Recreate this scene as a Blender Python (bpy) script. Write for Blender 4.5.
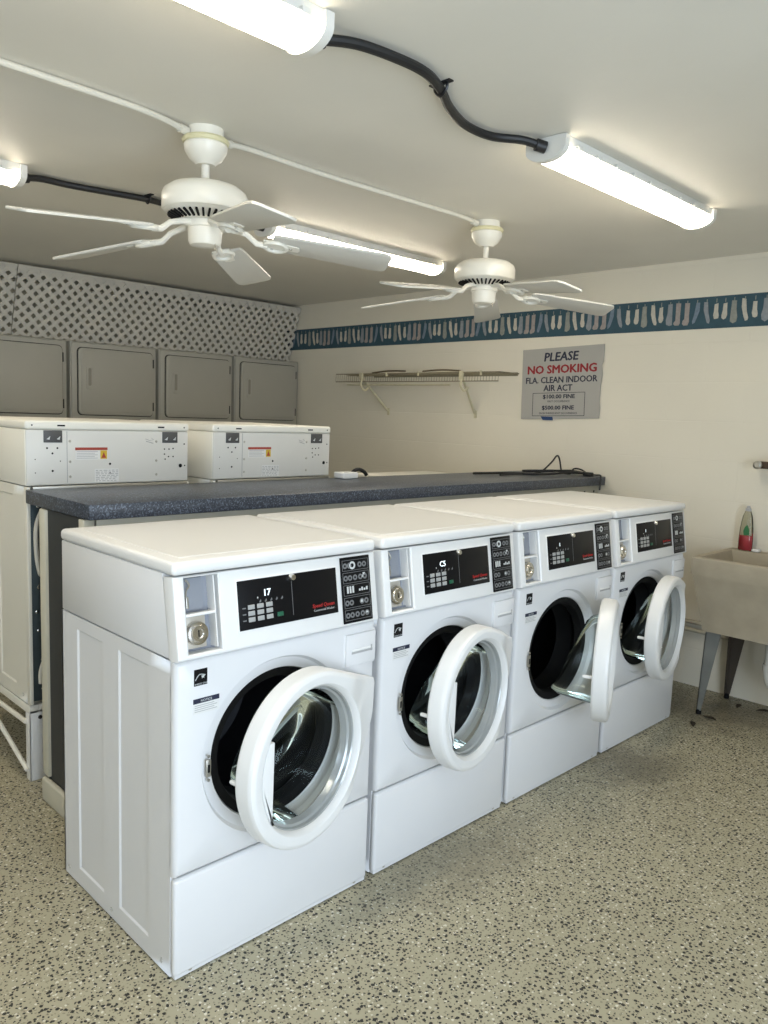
import bpy, bmesh, math, random
from mathutils import Vector, Matrix
random.seed(7)
C = bpy.context.scene.collection
PI = math.pi
for o in list(bpy.data.objects): bpy.data.objects.remove(o, do_unlink=True)

# ------------------------------------------------------------------ camera, world, daylight, exposure
CAM = (1.568, -.908, 1.389); YAW, PITCH, ROLL, FPX = -.7853, -.1221, .0373, 784.35
fw = Vector((math.sin(YAW)*math.cos(PITCH), math.cos(YAW)*math.cos(PITCH), math.sin(PITCH)))
r0 = Vector((math.cos(YAW), -math.sin(YAW), 0)); u0 = r0.cross(fw)
rt = r0*math.cos(ROLL) + u0*math.sin(ROLL); up = -r0*math.sin(ROLL) + u0*math.cos(ROLL)
cd = bpy.data.cameras.new('camera'); cam = bpy.data.objects.new('camera', cd); C.objects.link(cam)
cam.matrix_world = Matrix((( rt.x, up.x, -fw.x, CAM[0]), (rt.y, up.y, -fw.y, CAM[1]), (rt.z, up.z, -fw.z, CAM[2]), (0,0,0,1)))
cd.sensor_fit = 'VERTICAL'; cd.sensor_height = 32; cd.lens = FPX/1024*32; cd.clip_start = .02
bpy.context.scene.camera = cam
w = bpy.data.worlds.new('sky'); bpy.context.scene.world = w; w.use_nodes = True
w.node_tree.nodes['Background'].inputs[0].default_value = (.72, .84, 1, 1)
w.node_tree.nodes['Background'].inputs[1].default_value = 1.6
vs = bpy.context.scene.view_settings
vs.view_transform = 'Standard'; vs.look = 'None'; vs.gamma = 1; vs.use_curve_mapping = False
vs.exposure = 0.22
TUBE = 17.0            # strength of the ceiling lamps' diffusers
DAY = 78.0            # daylight through the doorway in the right wall
ld = bpy.data.lights.new('daylight', 'AREA'); ld.shape = 'RECTANGLE'; ld.size = 2.1; ld.size_y = 2.0
ld.energy = DAY; ld.color = (.72, .85, 1)
lo = bpy.data.objects.new('daylight', ld); C.objects.link(lo)
lo.location = (3.2, -.55, 1.06); lo.rotation_euler = (0, PI/2, 0)     # shines towards -X
ld2 = bpy.data.lights.new('window_daylight', 'AREA'); ld2.shape = 'RECTANGLE'; ld2.size = 1.5; ld2.size_y = 1.0
ld2.energy = DAY*.10; ld2.color = (.72, .85, 1)
lo2 = bpy.data.objects.new('window_daylight', ld2); C.objects.link(lo2)
lo2.location = (.45, -2.9, 1.45); lo2.rotation_euler = (PI/2, 0, 0)      # shines towards +Y through the window of the front wall

# ------------------------------------------------------------------ materials
def nt(name):
    m = bpy.data.materials.new(name); m.use_nodes = True
    n = m.node_tree.nodes; return m, n, m.node_tree.links, n['Principled BSDF']
def pm(name, col, rough=.5, metal=0, var=.05, scale=6, bump=0, bscale=60, coat=0):
    m, n, l, b = nt(name)
    tc = n.new('ShaderNodeTexCoord')
    nz = n.new('ShaderNodeTexNoise'); nz.inputs['Scale'].default_value = scale; nz.inputs['Detail'].default_value = 4
    l.new(tc.outputs['Object'], nz.inputs['Vector'])
    mx = n.new('ShaderNodeMix'); mx.data_type = 'RGBA'
    mx.inputs['A'].default_value = (*[c*(1-var) for c in col], 1); mx.inputs['B'].default_value = (*[min(1, c*(1+var)) for c in col], 1)
    l.new(nz.outputs['Fac'], mx.inputs['Factor']); l.new(mx.outputs['Result'], b.inputs['Base Color'])
    b.inputs['Roughness'].default_value = rough; b.inputs['Metallic'].default_value = metal
    if coat: b.inputs['Coat Weight'].default_value = coat; b.inputs['Coat Roughness'].default_value = .1
    if bump:
        n2 = n.new('ShaderNodeTexNoise'); n2.inputs['Scale'].default_value = bscale; n2.inputs['Detail'].default_value = 3
        l.new(tc.outputs['Object'], n2.inputs['Vector'])
        bp = n.new('ShaderNodeBump'); bp.inputs['Strength'].default_value = bump; bp.inputs['Distance'].default_value = .004
        l.new(n2.outputs['Fac'], bp.inputs['Height']); l.new(bp.outputs['Normal'], b.inputs['Normal'])
    return m
def emit(name, col, s):
    m, n, l, b = nt(name)
    b.inputs['Base Color'].default_value = (*col, 1); b.inputs['Emission Color'].default_value = (*col, 1); b.inputs['Emission Strength'].default_value = s
    return m
ENAMEL = pm('white_enamel', (.73, .73, .735), .28, var=.015)
PLASTIC = pm('white_plastic', (.78, .78, .77), .35, var=.015)
CREAM = pm('warm_white_enamel', (.78, .76, .68), .35, var=.03)
DRYER = pm('almond_enamel', (.40, .385, .33), .42, var=.04)
DRYGAP = pm('dark_gap_trim', (.03, .03, .028), .7)  # dark outline round the dryer doors, and their hinges
BLACK = pm('gloss_black_panel', (.006, .006, .007), .3, var=.1); BLACK.node_tree.nodes['Principled BSDF'].inputs['Specular IOR Level'].default_value = .18
RUBBER = pm('black_rubber', (.007, .007, .0075), .65, var=.2); RUBBER.node_tree.nodes['Principled BSDF'].inputs['Specular IOR Level'].default_value = .15
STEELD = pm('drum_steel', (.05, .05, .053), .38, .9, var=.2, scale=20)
CHROME = pm('bright_metal', (.72, .70, .66), .22, 1)
STEEL = pm('satin_steel', (.5, .48, .43), .38, .9)
REARW = pm('grey_white_enamel', (.66, .65, .61), .4, var=.03)
BRACK = pm('dark_bracket', (.09, .09, .09), .5, .3)
GREYREC = pm('grey_plate', (.26, .275, .31), .45)
BEIGEP = pm('beige_plate', (.55, .51, .44), .4, .3)
ICON = pm('panel_white_print', (.58, .60, .60), .5)
GREYLINE = pm('panel_grey_print', (.16, .165, .17), .5)
KEY = pm('key_grey', (.36, .365, .36), .45)
GREEN = pm('green_key', (.012, .10, .055), .4)
RED = pm('red_print', (.36, .02, .018), .5)
NAVY = pm('navy_print', (.010, .014, .04), .5)
REDSIGN = pm('red_sign_print', (.27, .008, .015), .5)
LED = emit('led_digits', (.85, .95, 1), .55)
LABELW = pm('label_white', (.72, .72, .70), .5)
LABELG = pm('label_grey_print', (.42, .42, .42), .5)
LABELR = pm('label_red_print', (.36, .05, .03), .5)
LABELY = pm('label_yellow', (.62, .42, .03), .5)
SEAM = pm('seam_grey', (.36, .36, .37), .6)
RIM = pm('door_liner_grey', (.40, .42, .42), .18, .25)
DARKSLATE = pm('dark_laminate', (.030, .034, .038), .5, var=.1)
DARKBACK = pm('dark_galvanised', (.055, .075, .085), .45, .5, var=.25, scale=12)
TRIMW = pm('trim_paint', (.62, .60, .50), .5, var=.06)
LATT = pm('lattice_plastic', (.55, .525, .46), .6, var=.05)
CONDB = pm('black_conduit_rubber', (.012, .012, .013), .45)
CONDW = pm('painted_conduit', (.66, .64, .56), .5)
FANW = pm('fan_white', (.80, .78, .70), .3, var=.02)
FANBL = pm('fan_blade_white', (.60, .59, .54), .42, var=.03)
FANRING = pm('aged_yellow_plastic', (.70, .66, .42), .4)
FIXT = pm('fixture_white', (.76, .75, .70), .4)
WIRE = pm('aged_shelf_vinyl', (.24, .21, .14), .5, var=.2, scale=30)
WIREB = pm('bracket_cream', (.60, .55, .38), .5, var=.2, scale=30)
STICK = pm('brown_twig', (.12, .09, .05), .7, var=.3)
SIGNG = pm('sign_grey', (.385, .375, .345), .5, var=.05)
TAPE = pm('blue_tape', (.012, .04, .13), .6)
TEAL = pm('border_teal', (.032, .078, .105), .75, var=.3, scale=18)
SOCKS = [pm('sock_grey', (.26, .28, .30), .8, var=.3, scale=60), pm('sock_cream', (.52, .49, .42), .8, var=.25, scale=60),
         pm('sock_rose', (.34, .30, .28), .8, var=.3, scale=60), pm('sock_blue', (.17, .22, .28), .8, var=.3, scale=60), pm('sock_olive', (.27, .28, .25), .8, var=.3, scale=60)]
SINKM = pm('cast_sink', (.37, .32, .235), .7, var=.22, scale=9, bump=.25, bscale=40)
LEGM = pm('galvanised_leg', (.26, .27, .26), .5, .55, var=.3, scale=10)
LEGD = pm('dark_brown_leg', (.075, .06, .045), .7, .2, var=.3, scale=14)  # darker brown for the sink's two rear legs
PVC = pm('pvc_white', (.62, .60, .54), .4)
PIPE = pm('painted_pipe', (.50, .46, .36), .5, var=.2, scale=14)
BRASS = pm('tarnished_brass', (.11, .08, .06), .45, .7, var=.3, scale=30)
SOAPP = pm('pink_liquid', (.68, .09, .12), .25)
LABGR = pm('green_label', (.03, .16, .06), .5)
CORD = pm('black_cord', (.012, .012, .012), .5)
LEAF = pm('dry_leaf', (.035, .025, .016), .9, var=.4, scale=40)

def glassmat(name, tint, ior=1.45, fac=1.0):
    m, n, l, b = nt(name); n.remove(b)
    t = n.new('ShaderNodeBsdfTransparent'); t.inputs[0].default_value = (*tint, 1)
    g = n.new('ShaderNodeBsdfGlossy'); g.inputs['Roughness'].default_value = .03; g.inputs[0].default_value = (.95, 1, .98, 1)
    f = n.new('ShaderNodeFresnel'); f.inputs[0].default_value = ior
    mx = n.new('ShaderNodeMixShader'); l.new(f.outputs[0], mx.inputs[0]); l.new(t.outputs[0], mx.inputs[1]); l.new(g.outputs[0], mx.inputs[2])
    l.new(mx.outputs[0], n['Material Output'].inputs[0]); return m
GLASS = glassmat('door_bowl_glass', (.86, .885, .875), 1.2)
CLEARP = glassmat('clear_bottle_plastic', (.80, .80, .74), 1.35)

def floormat():
    m, n, l, b = nt('flake_floor')
    geo = n.new('ShaderNodeNewGeometry')
    nz = n.new('ShaderNodeTexNoise'); nz.inputs['Scale'].default_value = 160; nz.inputs['Detail'].default_value = 1
    l.new(geo.outputs['Position'], nz.inputs['Vector'])
    s = n.new('ShaderNodeVectorMath'); s.operation = 'MULTIPLY_ADD'; s.inputs[1].default_value = (.007, .007, 0)
    l.new(nz.outputs['Color'], s.inputs[0]); l.new(geo.outputs['Position'], s.inputs[2])
    def flakes(scale, off, lo, hi, keep):
        ad = n.new('ShaderNodeVectorMath'); ad.operation = 'ADD'; ad.inputs[1].default_value = (off, off*1.7, 0); l.new(s.outputs[0], ad.inputs[0])
        v = n.new('ShaderNodeTexVoronoi'); v.voronoi_dimensions = '2D'; v.inputs['Scale'].default_value = scale; l.new(ad.outputs[0], v.inputs['Vector'])
        sp = n.new('ShaderNodeSeparateColor'); l.new(v.outputs['Color'], sp.inputs[0])
        mr = n.new('ShaderNodeMapRange'); mr.inputs['From Min'].default_value = keep; mr.inputs['From Max'].default_value = 1
        mr.inputs['To Min'].default_value = lo; mr.inputs['To Max'].default_value = hi; mr.clamp = False
        l.new(sp.outputs[0], mr.inputs['Value'])
        lt = n.new('ShaderNodeMath'); lt.operation = 'LESS_THAN'; l.new(v.outputs['Distance'], lt.inputs[0]); l.new(mr.outputs[0], lt.inputs[1])
        gt = n.new('ShaderNodeMath'); gt.operation = 'GREATER_THAN'; gt.inputs[1].default_value = keep; l.new(sp.outputs[0], gt.inputs[0])
        mu = n.new('ShaderNodeMath'); mu.operation = 'MULTIPLY'; l.new(lt.outputs[0], mu.inputs[0]); l.new(gt.outputs[0], mu.inputs[1])
        return mu.outputs[0]
    big = n.new('ShaderNodeTexNoise'); big.inputs['Scale'].default_value = 1.7; big.inputs['Detail'].default_value = 6; big.inputs['Roughness'].default_value = .62
    l.new(geo.outputs['Position'], big.inputs['Vector'])
    base = n.new('ShaderNodeMix'); base.data_type = 'RGBA'
    base.inputs['A'].default_value = (.35, .315, .215, 1); base.inputs['B'].default_value = (.47, .43, .305, 1); l.new(big.outputs['Fac'], base.inputs['Factor'])
    cur = base.outputs['Result']
    def over(fac, col):
        nonlocal cur
        mx = n.new('ShaderNodeMix'); mx.data_type = 'RGBA'; l.new(fac, mx.inputs['Factor']); l.new(cur, mx.inputs['A']); mx.inputs['B'].default_value = (*col, 1)
        cur = mx.outputs['Result']
    over(flakes(95, 3.1, .10, .34, .45), (.27, .245, .17))
    over(flakes(80, 7.3, .09, .33, .70), (.68, .65, .54))
    over(flakes(62, 1.7, .09, .31, .30), (.014, .013, .010))
    over(flakes(105, 5.9, .10, .34, .58), (.020, .018, .013))
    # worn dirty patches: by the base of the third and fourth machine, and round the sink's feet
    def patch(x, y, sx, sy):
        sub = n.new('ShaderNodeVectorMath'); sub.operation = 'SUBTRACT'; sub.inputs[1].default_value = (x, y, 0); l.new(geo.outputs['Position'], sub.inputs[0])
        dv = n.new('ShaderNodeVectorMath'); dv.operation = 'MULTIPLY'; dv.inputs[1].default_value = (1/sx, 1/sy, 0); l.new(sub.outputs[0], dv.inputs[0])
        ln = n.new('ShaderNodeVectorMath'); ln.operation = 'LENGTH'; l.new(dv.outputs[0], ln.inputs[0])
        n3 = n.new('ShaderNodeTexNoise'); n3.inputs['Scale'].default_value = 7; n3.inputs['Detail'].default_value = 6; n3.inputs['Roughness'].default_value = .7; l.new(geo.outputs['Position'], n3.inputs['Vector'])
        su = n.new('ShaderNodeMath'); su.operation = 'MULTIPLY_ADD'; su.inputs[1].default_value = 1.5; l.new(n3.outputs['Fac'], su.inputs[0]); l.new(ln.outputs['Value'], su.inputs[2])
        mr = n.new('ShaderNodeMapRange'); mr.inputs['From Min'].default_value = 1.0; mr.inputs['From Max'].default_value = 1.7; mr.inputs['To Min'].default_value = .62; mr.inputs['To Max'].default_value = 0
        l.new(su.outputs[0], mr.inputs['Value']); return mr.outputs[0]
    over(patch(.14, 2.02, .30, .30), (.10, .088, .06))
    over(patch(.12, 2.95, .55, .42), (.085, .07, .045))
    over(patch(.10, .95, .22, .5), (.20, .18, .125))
    l.new(cur, b.inputs['Base Color'])
    b.inputs['Roughness'].default_value = .42; b.inputs['Specular IOR Level'].default_value = .4
    bp = n.new('ShaderNodeBump'); bp.inputs['Strength'].default_value = .12; bp.inputs['Distance'].default_value = .002
    l.new(nz.outputs['Fac'], bp.inputs['Height']); l.new(bp.outputs['Normal'], b.inputs['Normal'])
    return m
def wallmat(name, col, brick=True, flip=False):
    m, n, l, b = nt(name)
    geo = n.new('ShaderNodeNewGeometry'); sx = n.new('ShaderNodeSeparateXYZ'); l.new(geo.outputs['Position'], sx.inputs[0])
    cb = n.new('ShaderNodeCombineXYZ'); l.new(sx.outputs['Y' if flip else 'X'], cb.inputs[0]); l.new(sx.outputs['Z'], cb.inputs[1])
    nz = n.new('ShaderNodeTexNoise'); nz.inputs['Scale'].default_value = 2.2; nz.inputs['Detail'].default_value = 5; l.new(geo.outputs['Position'], nz.inputs['Vector'])
    mx = n.new('ShaderNodeMix'); mx.data_type = 'RGBA'; mx.inputs['A'].default_value = (*[c*.93 for c in col], 1); mx.inputs['B'].default_value = (*[min(1, c*1.05) for c in col], 1)
    l.new(nz.outputs['Fac'], mx.inputs['Factor'])
    cur = mx.outputs['Result']
    # small scuffs
    sc = n.new('ShaderNodeTexNoise'); sc.inputs['Scale'].default_value = 9; sc.inputs['Detail'].default_value = 8; sc.inputs['Roughness'].default_value = .75; l.new(geo.outputs['Position'], sc.inputs['Vector'])
    mr = n.new('ShaderNodeMapRange'); mr.inputs['From Min'].default_value = .70; mr.inputs['From Max'].default_value = .76; mr.inputs['To Max'].default_value = .35; l.new(sc.outputs['Fac'], mr.inputs['Value'])
    m2 = n.new('ShaderNodeMix'); m2.data_type = 'RGBA'; l.new(mr.outputs[0], m2.inputs['Factor']); l.new(cur, m2.inputs['A']); m2.inputs['B'].default_value = (*[c*.55 for c in col], 1)
    l.new(m2.outputs['Result'], b.inputs['Base Color']); b.inputs['Roughness'].default_value = .55
    fine = n.new('ShaderNodeTexNoise'); fine.inputs['Scale'].default_value = 45; fine.inputs['Detail'].default_value = 4; l.new(geo.outputs['Position'], fine.inputs['Vector'])
    bp = n.new('ShaderNodeBump'); bp.inputs['Strength'].default_value = .12; bp.inputs['Distance'].default_value = .004; l.new(fine.outputs['Fac'], bp.inputs['Height'])
    if brick:
        br = n.new('ShaderNodeTexBrick'); br.inputs['Scale'].default_value = 1; br.inputs['Brick Width'].default_value = .406; br.inputs['Row Height'].default_value = .203
        br.inputs['Mortar Size'].default_value = .004; br.inputs['Mortar Smooth'].default_value = .8; l.new(cb.outputs[0], br.inputs['Vector'])
        b2 = n.new('ShaderNodeBump'); b2.invert = True; b2.inputs['Strength'].default_value = .22; b2.inputs['Distance'].default_value = .004
        l.new(br.outputs['Fac'], b2.inputs['Height']); l.new(bp.outputs['Normal'], b2.inputs['Normal']); l.new(b2.outputs['Normal'], b.inputs['Normal'])
    else: l.new(bp.outputs['Normal'], b.inputs['Normal'])
    return m
def speckle(name, base, light, rough=.35):
    m, n, l, b = nt(name)
    geo = n.new('ShaderNodeNewGeometry')
    v = n.new('ShaderNodeTexVoronoi'); v.inputs['Scale'].default_value = 240; l.new(geo.outputs['Position'], v.inputs['Vector'])
    sp = n.new('ShaderNodeSeparateColor'); l.new(v.outputs['Color'], sp.inputs[0])
    r = n.new('ShaderNodeValToRGB'); r.color_ramp.interpolation = 'CONSTANT'
    e = r.color_ramp.elements; e[0].position = 0; e[0].color = (*base, 1); e[1].position = .55; e[1].color = (*[(a+c)/2.6 for a, c in zip(base, light)], 1)
    k = e.new(.86); k.color = (*light, 1)
    l.new(sp.outputs[0], r.inputs[0]); l.new(r.outputs[0], b.inputs['Base Color']); b.inputs['Roughness'].default_value = rough
    return m
FLOOR = floormat()
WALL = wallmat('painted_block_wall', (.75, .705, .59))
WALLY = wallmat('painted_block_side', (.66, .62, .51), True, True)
CEIL = wallmat('painted_ceiling', (.78, .755, .68), False)
COUNTER = speckle('speckled_blue_laminate', (.030, .036, .052), (.13, .16, .21))
LENS = emit('lamp_diffuser', (1, .90, .74), TUBE)

# ------------------------------------------------------------------ mesh helpers
class MB:
    def __init__(s): s.bm = bmesh.new()
    def _merge(s, b, mat, M=None):
        if M is not None: b.transform(M)
        for f in b.faces: f.material_index = mat if mat is not None else f.material_index
        me = bpy.data.meshes.new('t'); b.to_mesh(me); b.free(); s.bm.from_mesh(me); bpy.data.meshes.remove(me)
    def box(s, lo, hi, bev=0, seg=2, mat=0, M=None):
        b = bmesh.new(); bmesh.ops.create_cube(b, size=1)
        for v in b.verts:
            v.co = Vector([lo[i] + (v.co[i]+.5)*(hi[i]-lo[i]) for i in range(3)])
        if bev: bmesh.ops.bevel(b, geom=b.edges[:], offset=bev, segments=seg, profile=.5, affect='EDGES')
        s._merge(b, mat, M); return s
    def prism(s, pts, h0, h1, mat=0, M=None, bev=0, seg=2):
        """polygon in local XY, extruded along Z"""
        b = bmesh.new()
        a = [b.verts.new((x, y, h0)) for x, y in pts]; f = b.faces.new(a)
        r = bmesh.ops.extrude_face_region(b, geom=[f]); 
        for v in [g for g in r['geom'] if isinstance(g, bmesh.types.BMVert)]: v.co.z = h1
        bmesh.ops.recalc_face_normals(b, faces=b.faces[:])
        if bev: bmesh.ops.bevel(b, geom=b.edges[:], offset=bev, segments=seg, profile=.5, affect='EDGES')
        s._merge(b, mat, M); return s
    def lathe(s, prof, n=32, mat=0, M=None, closed=False):
        """profile of (r, z) turned round Z"""
        b = bmesh.new(); rings = []
        for r, z in prof:
            if r < 1e-6: rings.append([b.verts.new((0, 0, z))])
            else: rings.append([b.verts.new((r*math.cos(2*PI*i/n), r*math.sin(2*PI*i/n), z)) for i in range(n)])
        pairs = list(zip(rings, rings[1:])) + ([(rings[-1], rings[0])] if closed else [])
        for A, B in pairs:
            for i in range(n):
                j = (i+1) % n
                q = [A[0 if len(A) == 1 else i], A[0 if len(A) == 1 else j], B[0 if len(B) == 1 else j], B[0 if len(B) == 1 else i]]
                q = list(dict.fromkeys(q))
                if len(q) > 2: b.faces.new(q)
        bmesh.ops.recalc_face_normals(b, faces=b.faces[:])
        s._merge(b, mat, M); return s
    def loft(s, loops, mat=0, closed=False, caps=False, M=None, mats=None):
        b = bmesh.new(); L = [[b.verts.new(p) for p in lp] for lp in loops]; n = len(L[0])
        prs = list(zip(L, L[1:])) + ([(L[-1], L[0])] if closed else [])
        for k, (A, B) in enumerate(prs):
            for i in range(n):
                f = b.faces.new((A[i], A[(i+1) % n], B[(i+1) % n], B[i]))
                f.material_index = mats[k] if mats else mat
        if caps: b.faces.new(L[0][::-1]); b.faces.new(L[-1])
        bmesh.ops.recalc_face_normals(b, faces=b.faces[:])
        s._merge(b, None, M); return s
    def tube(s, pts, r, n=8, mat=0, M=None, smooth=0):
        P = [Vector(p) for p in pts]
        if smooth:
            Q = []
            for i in range(len(P)-1):
                p0 = P[max(0, i-1)]; p1 = P[i]; p2 = P[i+1]; p3 = P[min(len(P)-1, i+2)]
                for k in range(smooth):
                    t = k/smooth
                    Q.append(.5*((2*p1) + (-p0+p2)*t + (2*p0-5*p1+4*p2-p3)*t*t + (-p0+3*p1-3*p2+p3)*t**3))
            P = Q + [P[-1]]
        loops = []; ref = None
        for i, p in enumerate(P):
            t = (P[min(i+1, len(P)-1)] - P[max(i-1, 0)]).normalized()
            if ref is None:
                ref = t.orthogonal().normalized()
            ref = (ref - t*ref.dot(t)).normalized(); bi = t.cross(ref)
            rr = r[i] if isinstance(r, (list, tuple)) else r
            loops.append([p + (ref*math.cos(2*PI*k/n) + bi*math.sin(2*PI*k/n))*rr for k in range(n)])
        return s.loft(loops, mat, caps=True, M=M)
    def text(s, txt, size, x, y, mat=0, M=None, align='LEFT', bold=0, depth=.0006, sx=1, shear=0):
        cu = bpy.data.curves.new('t', 'FONT'); cu.body = txt; cu.size = size; cu.align_x = align; cu.extrude = depth/2; cu.offset = bold; cu.resolution_u = 2; cu.shear = shear
        cu.offset = 0; o = bpy.data.objects.new('t', cu); C.objects.link(o)
        me = bpy.data.meshes.new_from_object(o); b = bmesh.new(); b.from_mesh(me)
        bpy.data.objects.remove(o); bpy.data.meshes.remove(me); bpy.data.curves.remove(cu)
        for v in b.verts: v.co = Vector((v.co.x*sx + x, v.co.y + y, v.co.z))
        if bold:
            for k, (ax, ay) in enumerate(((-1, 0), (1, 0), (0, -.7), (0, .7))):
                c = b.copy(); c.transform(Matrix.Translation((ax*bold, ay*bold, .00008*(k+1)))); s._merge(c, mat, M)
        s._merge(b, mat, M); return s
    def build(s, name, mats, parent=None, smooth=35, loc=None):
        me = bpy.data.meshes.new(name); s.bm.to_mesh(me); s.bm.free()
        for m in (mats if isinstance(mats, (list, tuple)) else [mats]): me.materials.append(m)
        if smooth:
            for p in me.polygons: p.use_smooth = True
            me.set_sharp_from_angle(angle=math.radians(smooth))
        o = bpy.data.objects.new(name, me); C.objects.link(o)
        if parent: o.parent = parent
        if loc: o.location = loc
        return o
def tag(o, label=None, cat=None, group=None, kind=None):
    for k, v in (('label', label), ('category', cat), ('group', group), ('kind', kind)):
        if v: o[k] = v
    return o
def thing(name, label, cat, loc=(0, 0, 0), rz=0, group=None):
    o = bpy.data.objects.new(name, None); o.empty_display_size = .05; C.objects.link(o); o.location = loc; o.rotation_euler = (0, 0, rz)
    return tag(o, label, cat, group)
def copy_tree(o, parent=None):
    c = o.copy(); C.objects.link(c)
    if parent: c.parent = parent
    for ch in [x for x in C.objects if x.parent == o]: copy_tree(ch, c)
    return c
def kids(o, base): return [x for x in C.objects if x.parent == o and x.name.split('.')[0] == base]
def frame(o, u, v, n): return Matrix(((u[0], v[0], n[0], o[0]), (u[1], v[1], n[1], o[1]), (u[2], v[2], n[2], o[2]), (0, 0, 0, 1)))

# ------------------------------------------------------------------ the room
ZC = 2.256; YW = 3.207; XL = -4.40; XR = 3.0; YF = -2.7
tag(MB().box((XL-.1, YF-.1, -.1), (XR+.6, YW+.1, 0)).build('floor', FLOOR), kind='structure')
tag(MB().box((XL-.1, YF-.1, ZC), (XR+.1, YW+.1, ZC+.1)).build('ceiling', CEIL), kind='structure')
tag(MB().box((XL-.1, YW, 0), (XR+.1, YW+.1, ZC)).build('wall_back', WALL), kind='structure')
tag(MB().box((XL-.1, YF-.1, 0), (XL, YW, ZC)).build('wall_left', WALLY), kind='structure')
WX0, WX1, WZ0, WZ1 = -.35, 1.25, .92, 1.98
tag(MB().box((XL, YF-.1, 0), (WX0, YF, ZC)).box((WX1, YF-.1, 0), (XR+.1, YF, ZC)).box((WX0, YF-.1, 0), (WX1, YF, WZ0)).box((WX0, YF-.1, WZ1), (WX1, YF, ZC)).build('wall_front', WALL), kind='structure')
tag(MB().box((WX0-.05, YF-.11, WZ0-.05), (WX0, YF+.015, WZ1+.05), .003).box((WX1, YF-.11, WZ0-.05), (WX1+.05, YF+.015, WZ1+.05), .003).box((WX0, YF-.11, WZ1), (WX1, YF+.015, WZ1+.05), .003).box((WX0-.02, YF-.11, WZ0-.05), (WX1+.02, YF+.04, WZ0), .003).box((.44, YF-.08, WZ0), (.47, YF-.03, WZ1), .003).build('window_1', TRIMW), kind='structure')
DY0, DY1, DZ = -1.6, .5, 2.06
tag(MB().box((XR, YF, 0), (XR+.1, DY0, ZC)).box((XR, DY1, 0), (XR+.1, YW, ZC)).box((XR, DY0, DZ), (XR+.1, DY1, ZC)).build('wall_right', WALLY), kind='structure')
tag(MB().box((XR-.015, DY0-.07, 0), (XR+.11, DY0, DZ+.07), .004).box((XR-.015, DY1, 0), (XR+.11, DY1+.07, DZ+.07), .004).box((XR-.015, DY0, DZ), (XR+.11, DY1, DZ+.07), .004).build('door_1', TRIMW), kind='structure')
# wallpaper border with hanging socks
def sock(kind, flip):
    f = -1 if flip else 1
    if kind == 0: p = [(-.010, .05), (.010, .05), (.011, .0), (.017, -.03), (.014, -.052), (0, -.06), (-.013, -.052), (-.012, -.02)]
    elif kind == 1: p = [(-.008, .038), (.008, .038), (.009, .0), (.013, -.02), (.012, -.032), (.004, -.04), (-.006, -.036), (-.011, -.02), (-.009, .0)]
    elif kind == 2: p = [(-.011, .052), (.011, .052), (.010, -.01), (.012, -.045), (.006, -.058), (-.012, -.06), (-.019, -.052), (-.017, -.04), (-.010, -.03)]
    else: p = [(-.004, .05), (.012, .052), (.012, .01), (.002, -.03), (-.006, -.052), (-.016, -.055), (-.018, -.04), (-.010, -.005)]
    return [(x*f, y) for x, y in p]
mb = MB(); BZ0, BZ1 = 1.900, 2.062
mb.box((-3.80, YW-.003, BZ0), (XR-.01, YW, BZ1), mat=0)
FB = frame((0, YW-.003, 0), (1, 0, 0), (0, 0, 1), (0, -1, 0))
x = -3.76; seq = [(2, 2), (2, 2), (3, 3), (0, 3), (1, 1), (1, 1), (4, 0), (1, 3), (1, 1), (0, 0)]; i = 0
while x < .75:
    ck, sk = seq[i % len(seq)]
    p = [(x + a*1.2, 1.985 + b_*1.02 + random.uniform(-.004, .004)) for a, b_ in sock(sk, (i % 2) if sk != 2 else 0)]
    mb.prism(p, 0, .0012, mat=1+ck, M=FB)
    mb.prism([(x-.0018, 2.03), (x+.0018, 2.03), (x+.0018, 2.05), (x-.0018, 2.05)], 0, .0012, mat=1+4, M=FB)
    x += random.uniform(.043, .054); i += 1
tag(mb.build('trim_1', [TEAL]+SOCKS, smooth=0), kind='structure')
# half-height divider under the counter
tag(MB().box((-1.10, .139, 0), (-.795, YW-.003, 1.034)).build('wall_divider', DARKSLATE), kind='structure')
tag(MB().box((-1.125, .128, .09), (-1.075, .19, 1.034), .006).box((-.82, .132, .95), (-.785, .17, 1.034), .003).build('trim_2', TRIMW), kind='structure')
mb = MB().box((-.795, .175, .93), (-.783, YW-.004, 1.034), .002)
for k in range(58): mb.box((-.784, .3+k*.05, .975+.018*(k % 2)), (-.7815, .312+k*.05, .987+.018*(k % 2)), mat=1)
tag(mb.build('trim_3', [TRIMW, RUBBER]), kind='structure')
tag(MB().box((-1.112, .118, 0), (-.783, .139, .085), .008, 3).box((-.797, .139, 0), (-.775, YW-.004, .085), .008, 3).build('baseboard_divider', TRIMW), kind='structure')

# ------------------------------------------------------------------ front-loading washing machines
D, W, P, H = .632, .644, .6724, 1.038
ZB, ZK, ZL = .005, .806, 1.005          # body bottom, console bottom, underside of the lid
HC = (.305, .528); HR = .197            # drum opening on the front
HINGE = (0.0, .598); DC = (-.284, .516) # door hinge (x, y) and door centre relative to it (y, z)
LEAN = .030
th = math.atan2(LEAN, ZL-ZK)
FC = frame((.012, 0, ZK+.002), (0, 1, 0), (-math.sin(th), 0, math.cos(th)), (math.cos(th), 0, math.sin(th)))   # console face: u = y, v = up, n = out
CH = (ZL-ZK-.004)/math.cos(th)

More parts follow.
